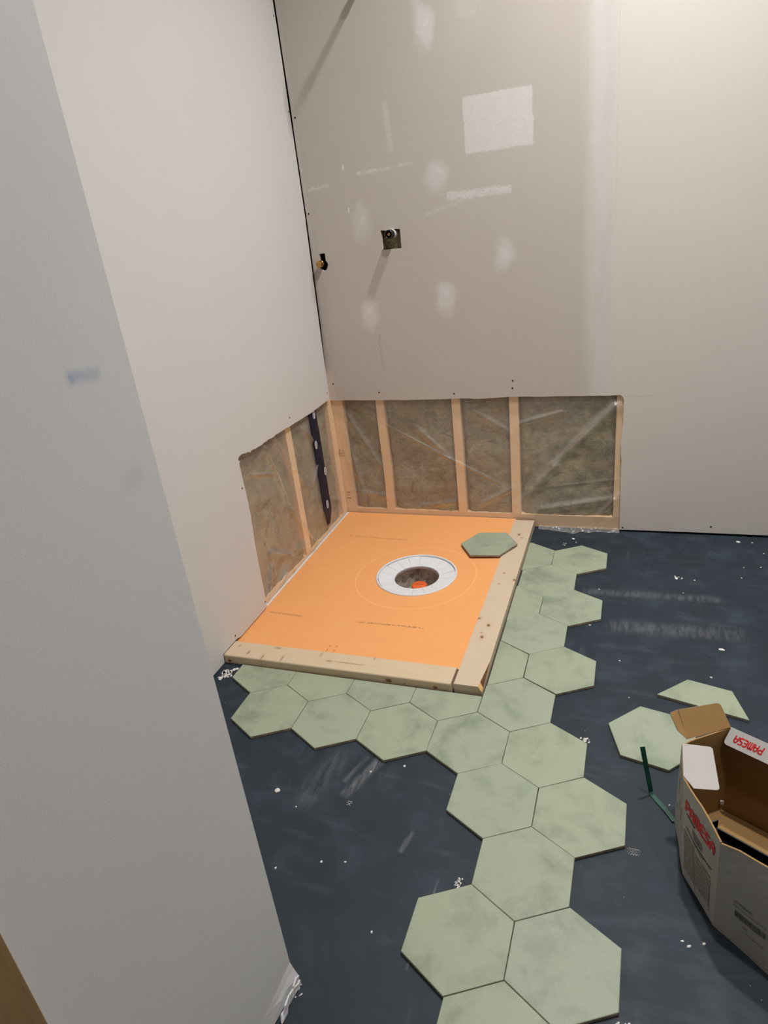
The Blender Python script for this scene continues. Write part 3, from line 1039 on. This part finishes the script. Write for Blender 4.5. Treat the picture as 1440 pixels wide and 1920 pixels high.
whole = [
    ((0, 0), (-.4, 0), .4, 'whole green hexagon at the left end of the row before the front curb'),
    ((1, 0), (.1, 0), .2, 'second whole green hexagon from the left in the row before the front curb'),
    ((2, 0), (.3, -.6), .3, 'third whole green hexagon in the front row, with a chalky smear at its foot'),
    ((3, 0), (.2, -.3), -.3, 'fourth whole green hexagon in the front row, just below the curb corner'),
    ((4, 0), (.2, -.6), .1, 'green hexagon at the right end of the front row, beside a white floor scuff'),
    ((4, -1), (.5, -.1), -.3, 'green hexagon touching the outer corner where the two curb boards meet'),
    ((5, -2), (1.0, 2.4), .5, 'green hexagon jutting right, nearest of the three along the side curb'),
    ((5, -3), (.2, 1.6), .6, 'green hexagon against the side curb, between the two nearer jutting tiles'),
    ((6, -4), (.2, 1.0), .5, 'green hexagon jutting right, middle one of three along the side curb'),
    ((6, -5), (-.5, -1.0), .4, 'green hexagon against the side curb near the far end of the path'),
    ((7, -6), (-.2, -1.8), .6, 'farthest green hexagon, jutting right near the back wall'),
    ((3, 1), (-.3, .2), .1, 'left tile of the paired green hexagons just below the front row'),
    ((4, 1), (.2, -.8), -.4, 'right tile of the paired green hexagons, its right corner nearest the cardboard box'),
    ((3, 2), (-.3, .2), -.1, 'single green hexagon between the upper pair and the big lower pair of tiles'),
    ((2, 3), (-.4, .3), -.2, 'big foreground hexagon on the left of the lower pair, pale smear on it'),
    ((3, 3), (-.1, -.1), -.4, 'big green hexagon on the right of the lower pair in the foreground'),
    ((2, 4), (-.2, -.2), -.2, 'green hexagon cut off by the bottom edge of the picture'),
]
for (ab, off, rot, label) in whole:
    o = bpy.data.objects.new('hexagon_tile', FULL)
    c = cell(*ab)
    o.location = (c[0] + off[0] / 1000, c[1] + off[1] / 1000, .0002)
    o.rotation_euler.z = math.radians(rot)
    col.objects.link(o)
    tag(o, label, 'tile', GRP)

# tiles cut to meet the curb
cuts = [
    ((0, -1), (0, -1, -.181), 'cut green tile at the left end of the front curb, left corner showing'),
    ((1, -1), (0, -1, -.181), 'second cut green tile from the left along the front curb board'),
    ((2, -1), (0, -1, -.181), 'third cut green tile from the left along the front curb board'),
    ((3, -1), (0, -1, -.181), 'cut green tile in front of the joint between the two curb boards'),
    ((4, -2), (1, .0112, .6028), 'half green tile against the side curb, nearest to the viewer'),
    ((5, -4), (1, .0112, .6028), 'half green tile against the middle of the side curb'),
    ((6, -6), (1, .0112, .6028), 'half green tile against the far end of the side curb'),
]
for ab, (a, b, c), label in cuts:
    p = cell(*ab)
    poly = [(x + p[0], y + p[1]) for x, y in hexpts(TR)]
    poly = clip(poly, a, b, c)
    if ab == (3, -1):
        pass
    cx = sum(q[0] for q in poly) / len(poly); cy = sum(q[1] for q in poly) / len(poly)
    v, f_, mi = tile_mesh([(x - cx, y - cy) for x, y in poly])
    o = obj('cut_tile', v, f_, ['tile', 'clay'], None, mi, loc=(cx, cy, .0002))
    tag(o, label, 'tile', 'cut tiles along the curb')

# loose tiles
def whole_at(loc, rz, label, tilt=None):
    o = bpy.data.objects.new('hexagon_tile', FULL)
    o.location = loc
    o.rotation_mode = 'ZYX'
    if tilt:
        o.matrix_world = Matrix.Translation(loc) @ tilt.to_4x4() @ Matrix.Rotation(rz, 4, 'Z')
    else:
        o.rotation_euler = (0, 0, rz)
    col.objects.link(o)
    tag(o, label, 'tile', 'loose tiles')
    return o


whole_at((1.054, .118, .0002), math.radians(17), 'loose whole green hexagon lying on the floor beside the cardboard box')
whole_at((.4415, 1.058, .0330), math.radians(31.5), 'green hexagon left on the orange pan, propped on the side curb',
         Matrix.Rotation(math.radians(-2.6), 3, 'Y'))
poly = clip(hexpts(TR, math.radians(15)), math.sin(math.radians(15)), math.cos(math.radians(15)), 0.0)
cx = sum(q[0] for q in poly) / len(poly); cy = sum(q[1] for q in poly) / len(poly)
v, f_, mi = tile_mesh([(x - cx, y - cy) for x, y in poly])
o = obj('cut_tile', v, f_, ['tile', 'clay'], None, mi, loc=(1.1735 + cx, .256 + cy, .0002))
tag(o, 'loose half tile offcut on the floor behind the cardboard box', 'tile', 'loose tiles')

# ------------------------------------------------------------------ cardboard box
bx = empty('cardboard_box', (1.2, -.25, 0))
tag(bx, 'open crumpled white tile box with brown inside at the right edge', 'box')
BO = Vector((1.2, -.25, 0))
HB = .225
Bt = [(1.196, -.079), (1.095, -.138), (1.107, -.267), (1.156, -.367), (1.318, -.505), (1.395, -.33), (1.325, -.145)]
Tp = [(1.195, -.062), (1.097, -.135), (1.096, -.228), (1.152, -.362), (1.318, -.462), (1.385, -.30), (1.330, -.135)]


def panel(name, P, mats, nu=6, nv=8, th=.0032, bulge=0.0, seed=0.0, top_fn=None, parent=bx):
    """P: bottom-left, bottom-right, top-right, top-left; outward is left-hand of bl->br seen from above (room side)"""
    bl, br, tr, tl = [Vector(p) for p in P]
    nrm = (br - bl).cross(tl - bl).normalized()
    verts, faces, mi = [], [], []
    def pt(u, v):
        q = (bl * (1 - u) + br * u) * (1 - v) + (tl * (1 - u) + tr * u) * v
        if top_fn: q = q + Vector((0, 0, top_fn(u) * v ** 3))
        k = bulge * math.sin(u * math.pi) * math.sin(v * math.pi)
        k += .0025 * nz(u * 2 + seed, v * 2, seed) * math.sin(u * math.pi)
        return q + nrm * k
    for side in (0, 1):
        for j in range(nv + 1):
            for i in range(nu + 1):
                verts.append(pt(i / nu, j / nv) - nrm * (th if side else 0) - BO)
    K = (nu + 1) * (nv + 1)
    for j in range(nv):
        for i in range(nu):
            a = j * (nu + 1) + i
            faces.append((a, a + 1, a + nu + 2, a + nu + 1)); mi.append(0)
            faces.append((K + a, K + a + nu + 1, K + a + nu + 2, K + a + 1)); mi.append(1)
    def rimf(idx):
        for a, b in zip(idx, idx[1:]):
            faces.append((a, b, K + b, K + a)); mi.append(1)
    rimf(list(range(nu + 1))); rimf([nv * (nu + 1) + i for i in range(nu + 1)])
    rimf([j * (nu + 1) for j in range(nv + 1)]); rimf([j * (nu + 1) + nu for j in range(nv + 1)])
    o = obj(name, verts, faces, mats, parent, mi, smooth=False)
    return o, pt, nrm


NP = len(Bt)
panels = []
for i in range(NP):
    j = (i + 1) % NP
    P = [(*Bt[i], .001), (*Bt[j], .001), (*Tp[j], HB), (*Tp[i], HB)]
    bul = {0: 0, 1: -.004, 2: .003, 3: .004}.get(i, 0)
    tf = {2: lambda u: -.006 * max(0, u - .86) / .14 - .002 * math.sin(u * 9), 3: lambda u: -.010 * max(0, .12 - u) / .12 + .0015 * math.sin(u * 30),
          0: lambda u: -.005 * max(0, u - .85) / .15 + .001 * math.sin(u * 40)}.get(i)
    panels.append(panel('side_panel', P, ['box', 'kraft'], bulge=bul, seed=i * 1.7, top_fn=tf))


def slab(name, pts, th, mats, parent=bx, rnd=None):
    """thin flap from a planar outline; first material on the upper side"""
    P = [Vector(p) for p in pts]
    nrm = Vector((0, 0, 0))
    cen = sum(P, Vector()) / len(P)
    for a in range(len(P)):
        nrm += (P[a] - cen).cross(P[(a + 1) % len(P)] - cen)
    nrm.normalize()
    P = [p - nrm * (p - cen).dot(nrm) for p in P]
    if nrm.z < 0: nrm = -nrm
    n = len(P)
    verts = [p + nrm * th / 2 - BO for p in P] + [p - nrm * th / 2 - BO for p in P]
    faces = [(0, k, k + 1) for k in range(1, n - 1)] + [(n, n + k + 1, n + k) for k in range(1, n - 1)] + [(k, (k + 1) % n, n + (k + 1) % n, n + k) for k in range(n)]
    mi = [0] * (n - 2) + [1] * (n - 2) + [1] * n
    return obj(name, verts, faces, mats, parent, mi), nrm


def rounded(P, idx, r):
    """replace corners idx of outline P by small arcs"""
    out = []
    P = [Vector(p) for p in P]
    for i, p in enumerate(P):
        if i in idx:
            a = (P[i - 1] - p).normalized(); b = (P[(i + 1) % len(P)] - p).normalized()
            for t in (0, .25, .5, .75, 1):
                s, e = p + a * r, p + b * r
                out.append((s * (1 - t) + p * t) * (1 - t) + (p * (1 - t) + e * t) * t)
        else:
            out.append(p)
    return out


# brown flap, folded up and back, with a creased corner
H0, H1 = Vector((1.106, -.121, HB)), Vector((1.193, -.063, HB))
F0, Fc, F1 = Vector((1.073, -.094, .268)), Vector((1.088, -.083, .270)), Vector((1.173, -.042, .270))
slab('flap', rounded([H0 + (H1 - H0) * .03, H1, F1, Fc], [2], .010), .003, ['kraft', 'box'])
slab('flap_corner', rounded([H0 + (H1 - H0) * .03, Fc, F0, F0 * .5 + H0 * .5 + Vector((-.001, -.006, -.006))], [2], .005), .003, ['kraft', 'box'])
# white flap folded in on the left
slab('flap', rounded([(1.098, -.136, HB + .001), (1.156, -.124, .2165), (1.161, -.239, .2165), (1.114, -.252, .222), (1.0965, -.226, HB + .001)], [1, 2], .008), .003, ['box', 'kraft'])
# white flap with the red brand name folded in on the far side
fp = [(1.197, -.064, HB + .001), (1.329, -.1365, HB + .001), (1.313, -.1605, .200), (1.181, -.088, .200)]
fl, flap_n = slab('flap', rounded(fp, [2, 3], .008), .003, ['box', 'kraft'])
# bottom flaps, half closed, leaving a dark gap
slab('bottom_flap', [(1.190, -.083, .006), (1.322, -.150, .006), (1.300, -.225, .030), (1.178, -.158, .030)], .003, ['kraft', 'box'])
slab('bottom_flap', [(1.100, -.140, .006), (1.190, -.084, .006), (1.190, -.120, .020), (1.128, -.165, .020)], .003, ['kraft', 'box'])
box('paper_scrap', (1.188 - 1.2, -.094 + .25, .032), (1.195 - 1.2, -.089 + .25, .040), 'chalk', bx)

# lettering: rounded strokes
GLY = {
    'P': ([[(0, 0), (0, 1)], [(0, 1), (.45, 1), (.62, .88), (.62, .62), (.45, .48), (.1, .48)]], .72),
    'A': ([[(0, 0), (0, .62), (.12, .9), (.32, 1), (.52, .9), (.62, .62), (.62, 0)], [(0, .40), (.62, .40)]], .74),
    'M': ([[(0, 0), (0, 1)], [(0, .86), (.18, 1), (.34, .9), (.36, .7), (.36, 0)], [(.36, .86), (.54, 1), (.70, .9), (.72, .7), (.72, 0)]], .84),
    'E': ([[(.58, 0), (.18, 0), (.02, .15), (.02, .85), (.18, 1), (.58, 1)], [(.02, .5), (.5, .5)]], .68),
    'S': ([[(0, 0), (.42, 0), (.56, .12), (.56, .38), (.42, .5), (.16, .5), (.02, .62), (.02, .88), (.16, 1), (.56, 1)]], .68),
}


def strokes(word):
    out, x = [], 0.0
    for ch in word:
        g, wd = GLY[ch]
        for pl in g:
            out.append([(x + p[0] + p[1] * .12, p[1]) for p in pl])
        x += wd + .16
    return out, x - .16


def ribbon(lines, wd, place):
    verts, faces = [], []
    for pl in lines:
        for a, b in zip(pl, pl[1:]):
            d = Vector((b[0] - a[0], b[1] - a[1]))
            if d.length < 1e-9: continue
            d.normalize(); n = Vector((-d.y, d.x)) * wd / 2
            k = len(verts)
            for p in (Vector(a) + n, Vector(a) - n, Vector(b) - n, Vector(b) + n):
                verts.append(place(p.x, p.y))
            faces.append((k, k + 1, k + 2, k + 3))
        for a in pl:
            k = len(verts)
            for t in range(8):
                verts.append(place(a[0] + math.cos(t * math.pi / 4) * wd / 2, a[1] + math.sin(t * math.pi / 4) * wd / 2))
            faces.append(tuple(range(k, k + 8)))
    return verts, faces


WORD, WL = strokes('PAMESA')


def on_panel(idx, lift=.0009):
    _, pt, nrm = panels[idx]
    return lambda u, v: pt(u, v) + nrm * lift - BO


# word on the printed side panel
side2 = panels[2][0]
pl = on_panel(2)
U0, U1 = .10, .90
vs, fs = ribbon(WORD, .27, lambda x, y: pl(U0 + (U1 - U0) * x / WL, .735 + y * .095 + .03 * x / WL))
obj('brand_lettering', vs, fs, 'red', side2)
# small print under the word
rnd = random.Random(5)
def text_lines(idx, rows, mat, parent, name, lift=.0008):
    pl = on_panel(idx, lift)
    vs, fs = [], []
    for (u0, u1, v0, h, gap) in rows:
        u = u0
        while u < u1:
            wd = min(u1 - u, .012 + .03 * rnd.random())
            k = len(vs)
            for p in ((u, v0), (u + wd, v0), (u + wd, v0 + h), (u, v0 + h)):
                vs.append(pl(*p))
            fs.append((k, k + 1, k + 2, k + 3))
            u += wd + gap
    o = obj(name, vs, fs, mat, parent)
    o['kind'] = 'stuff'
    return o
text_lines(2, [(.14, .40, .705, .016, .008), (.34, .62, .660, .008, .006), (.34, .64, .640, .008, .006), (.34, .62, .620, .008, .006), (.36, .62, .600, .008, .006), (.12, .86, .560, .014, .010)], 'black_ink', side2, 'small_print')
text_lines(2, [(.36, .66, .535, .03, .006)], 'grey', side2, 'small_print')
text_lines(2, [(.05, .40, .47 - k * .052, .040, .003) for k in range(8)] + [(.44, .84, .44 - k * .052, .036, .003) for k in range(7)], 'grey', side2, 'size_table')
text_lines(2, [(.845, .852, .08, .36, .1), (.41, .416, .06, .44, .1)], 'dark', side2, 'table_rule')
text_lines(2, [(.45 + k * .13, .50 + k * .13, .895, .004, .2) for k in range(4)], 'dark', side2, 'perforation')
side3 = panels[3][0]
text_lines(3, [(.17, .34, .47, .022, .004), (.17, .50, .43, .012, .012)], 'grey', side3, 'small_print')
pl3 = on_panel(3)
vs, fs = [], []
u = .19
while u < .47:
    wd = .003 + .007 * rnd.random(); k = len(vs)
    for p in ((u, .33), (u + wd, .33), (u + wd, .395), (u, .395)):
        vs.append(pl3(*p))
    fs.append((k, k + 1, k + 2, k + 3)); u += wd + .004 + .004 * rnd.random()
obj('bar_stripes', vs, fs, 'dark', side3)['kind'] = 'stuff'
text_lines(3, [(.27, .31, .27, .02, .01), (.30, .46, .22, .012, .008), (.08, .9, .03, .006, .05)], 'grey', side3, 'small_print')
side1 = panels[1][0]
text_lines(1, [(.62, .70, .90 - k * .09, .022, .2) for k in range(4)], 'red', side1, 'perforation')
text_lines(1, [(.1 + .16 * (k % 5), .14 + .16 * (k % 5), .72 - .10 * (k // 5) - .03 * (k % 3), .08, .2) for k in range(25)], 'grey', side1, 'crush_streak')
# brand on the folded flap (reads from the far side)
A_, B_, C_, D_ = [Vector(p) for p in fp]
def on_flap(x, y):
    s = .475 - .375 * x / WL        # first letter toward the open end, last toward the corner
    t = .34 + y * .36
    q = (A_ * (1 - s) + B_ * s) * (1 - t) + (D_ * (1 - s) + C_ * s) * t
    return q + flap_n * .0018 - BO
vs, fs = ribbon(WORD, .26, on_flap)
obj('brand_lettering', vs, fs, 'red', fl)

# ------------------------------------------------------------------ green strap
pts = [(1.095, -.137, .004), (1.080, -.112, .003), (1.0495, -.0705, .002), (1.0465, -.066, .006), (1.040, -.062, .04), (1.032, -.056, .08), (1.0235, -.050, .123)]
vv, ff = [], []
P = [Vector(p) for p in pts]
wv = [Vector((.0045, .0030, 0)), Vector((.0045, .0030, 0)), Vector((.0045, .0030, 0)), Vector((.0048, .0028, 0)), Vector((.005, .002, 0)), Vector((.0052, .001, 0)), Vector((.0052, .001, .001))]
for p, q in zip(P, wv):
    vv += [p - q, p + q]
for p, q in zip(P, wv):
    d = Vector((.0004, -.0006, .0004))
    vv += [p - q + d, p + q + d]
n = len(P)
for i in range(n - 1):
    a = i * 2
    ff.append((a, a + 1, a + 3, a + 2)); ff.append((2 * n + a, 2 * n + a + 2, 2 * n + a + 3, 2 * n + a + 1))
    ff.append((a, a + 2, 2 * n + a + 2, 2 * n + a)); ff.append((a + 1, 2 * n + a + 1, 2 * n + a + 3, a + 3))
so = obj('packing_strap', vv, ff, 'strap')
tag(so, 'bent dark green plastic packing strap sticking up beside the box', 'strap')

# ------------------------------------------------------------------ plumbing stubs
valve = empty('shower_valve', (.080, YB, 1.2225))
tag(valve, 'black shower valve stub in the square hole in the drywall', 'valve')
lathe('valve_sleeve', [(.0165, .016), (.0168, .039), (.0155, .042), (.0125, .042), (.012, .038), (.012, .024), (0, .024)], 'black', (0, 0, 0), valve, n=32, axis='y')
lathe('valve_stem', [(.0052, .02), (.0052, .040), (.0022, .040), (.0022, .034), (0, .034)], 'brass', (0, 0, 0), valve, n=16, axis='y')
lathe('valve_collar', [(.0160, -.075), (.0160, .017)], 'white_plastic', (0, 0, 0), valve, n=24, axis='y')
# wool and blocking seen through the hole
wool('insulation_batt', -.03, .26, 1.10, 1.30, YS + .012, 'x', wall_back, 61)

fit = empty('pipe_fitting', (-.230, YB, 1.141))
tag(fit, 'brass hexagon cap on a pipe stub near the wall corner', 'fitting')
def hexnut(name, r, y0, y1, mat, parent, rot=.3):
    vs = [(r * math.cos(rot + k * math.pi / 3), -y, r * math.sin(rot + k * math.pi / 3)) for y in (y0, y1) for k in range(6)]
    vs += [(.8 * r * math.cos(rot + k * math.pi / 3), -y1 - .0012, .8 * r * math.sin(rot + k * math.pi / 3)) for k in range(6)]
    fs = [(k, (k + 1) % 6, 6 + (k + 1) % 6, 6 + k) for k in range(6)] + [(6 + k, 6 + (k + 1) % 6, 12 + (k + 1) % 6, 12 + k) for k in range(6)]
    fs += [tuple(range(12, 18)), tuple(reversed(range(6)))]
    return obj(name, vs, fs, mat, parent)
hexnut('cap_nut', .0135, .012, .030, 'brass', fit)
lathe('collar', [(.0, .006), (.0128, .006), (.0128, .012), (0, .0122)], 'brass', (0, 0, 0), fit, n=24, axis='y')
lathe('pipe_stub', [(.0105, -.07), (.0105, .007)], 'black', (0, 0, 0), fit, n=24, axis='y')
# dark blocking just behind the slot
box('blocking', (-.25, YS + .03, 1.09), (-.19, YS + .05, 1.20), 'sheath', wall_back)

arm = empty('wall_pipe_stub', (.066, YB, 2.018))
tag(arm, 'shower pipe stub above the picture, casting the slanting shadow high on the back wall', 'pipe')
tube('arm_pipe', [(0, .05, 0), (0, -.04, .0), (0, -.078, 0)], .0105, 'chrome', arm, 16)
lathe('arm_cap', [(.0, .090), (.0125, .090), (.0135, .086), (.0135, .074), (.0105, .072)], 'chrome', (0, 0, 0), arm, n=20, axis='y')

# ------------------------------------------------------------------ plaster crumbs and scuffs on the floor
SPK = [(.163, -.264), (.36, -.426), (.413, -.413), (.526, -.548), (.265, -.466), (.376, -.151), (1.134, .95), (1.245, .54), (1.193, .943), (1.153, .85), (1.362, 1.259), (1.409, 1.256),
       (1.36, 1.058), (1.415, 1.066), (1.344, .98), (1.437, 1.173), (.961, .431), (.863, .605), (.878, .834), (.769, 1.186), (.755, 1.218), (.455, -.113), (.39, -.068), (.234, -.3),
       (1.112, -.419), (1.138, -.407), (1.101, -.412), (1.086, -.091), (1.207, .399), (.991, .267)]
BIG = {0: .009, 6: .009, 7: .010, 10: .008, 20: .007}
vv, ff = [], []
rnd = random.Random(11)
def flake(x, y, r, asp=1.0, rot=0.0, h=.0012):
    k = len(vv); n = 7
    for lvl, (sc_, z) in enumerate([(1, .0002), (.75, h)]):
        for a in range(n):
            t = 2 * math.pi * a / n
            q = r * (.65 + .5 * rnd.random()) * sc_
            dx, dy = math.cos(t) * q, math.sin(t) * q * asp
            vv.append((x + dx * math.cos(rot) - dy * math.sin(rot), y + dx * math.sin(rot) + dy * math.cos(rot), z))
    for a in range(n):
        b = (a + 1) % n
        ff.append((k + a, k + b, k + n + b, k + n + a))
    ff.append(tuple(range(k + n, k + 2 * n)))
for i, (x, y) in enumerate(SPK):
    flake(x, y, BIG.get(i, .0026 + .002 * rnd.random()), .6 + .4 * rnd.random(), rnd.random() * 3)
for i in range(4):
    flake(1.134 + rnd.uniform(-.02, .02), .95 + rnd.uniform(-.015, .015), .003)
# smears of plaster: cluster near the wall foot, beside tiles
for cx, cy, sx, sy, rot, cnt, r in [(-.236, .140, .020, .034, -.5, 26, .0085), (.667, -.400, .007, .015, .1, 26, .0034), (.888, .079, .011, .009, -.5, 18, .003),
                                    (.998, -.592, .013, .007, .2, 18, .0032), (.728, 1.165, .012, .012, 0, 8, .0028), (.436, -.690, .010, .018, .6, 8, .0022)]:
    for k in range(cnt):
        a, b = rnd.gauss(0, .45) * sx, rnd.gauss(0, .45) * sy
        flake(cx + a * math.cos(rot) - b * math.sin(rot), cy + a * math.sin(rot) + b * math.cos(rot), r * (.5 + .8 * rnd.random()), .7, rnd.random() * 3, .0005)
# thin scribbled drips
for cx, cy, sx, sy, n_ in [(1.013, -.236, .013, .008, 44), (.36, -.258, .007, .006, 24)]:
    for k in range(n_):
        t = k / n_
        flake(cx + (t - .5) * 1.6 * sx + math.cos(t * 36) * sx * .35, cy + math.sin(t * 36) * sy, .0009, .8, rnd.random() * 3, .0004)
crumbs = obj('plaster_crumbs', vv, ff, 'chalk')
tag(crumbs, 'scattered white plaster crumbs and smears on the dark floor', 'crumbs', kind='stuff')

# ------------------------------------------------------------------ recessed ceiling lamps
for i, (x, y, wts) in enumerate(LAMPS):
    L = empty('recessed_lamp', (x, y, CEIL))
    tag(L, ['recessed ceiling lamp over the shower, above the picture', 'recessed ceiling lamp over the room centre, above the picture',
            'recessed ceiling lamp near the right wall, beside the viewer'][i], 'lamp', 'recessed ceiling lamps')
    lathe('lamp_trim', [(.050, -.001), (.052, -.006), (.070, -.005), (.073, -.0005)], 'white_plastic', (0, 0, 0), L, n=32)
    lathe('lamp_lens', [(0, -.0012), (.050, -.0012)], 'lens', (0, 0, 0), L, n=32)
    d = bpy.data.lights.new('lamp_glow', 'AREA')
    d.shape = 'DISK'; d.size = .10
    d.energy = wts; d.color = LAMP_COLOR; d.spread = LAMP_SPREAD
    lo = bpy.data.objects.new('lamp_glow', d)
    lo.location = (0, 0, -.008)
    lo.parent = L
    col.objects.link(lo)
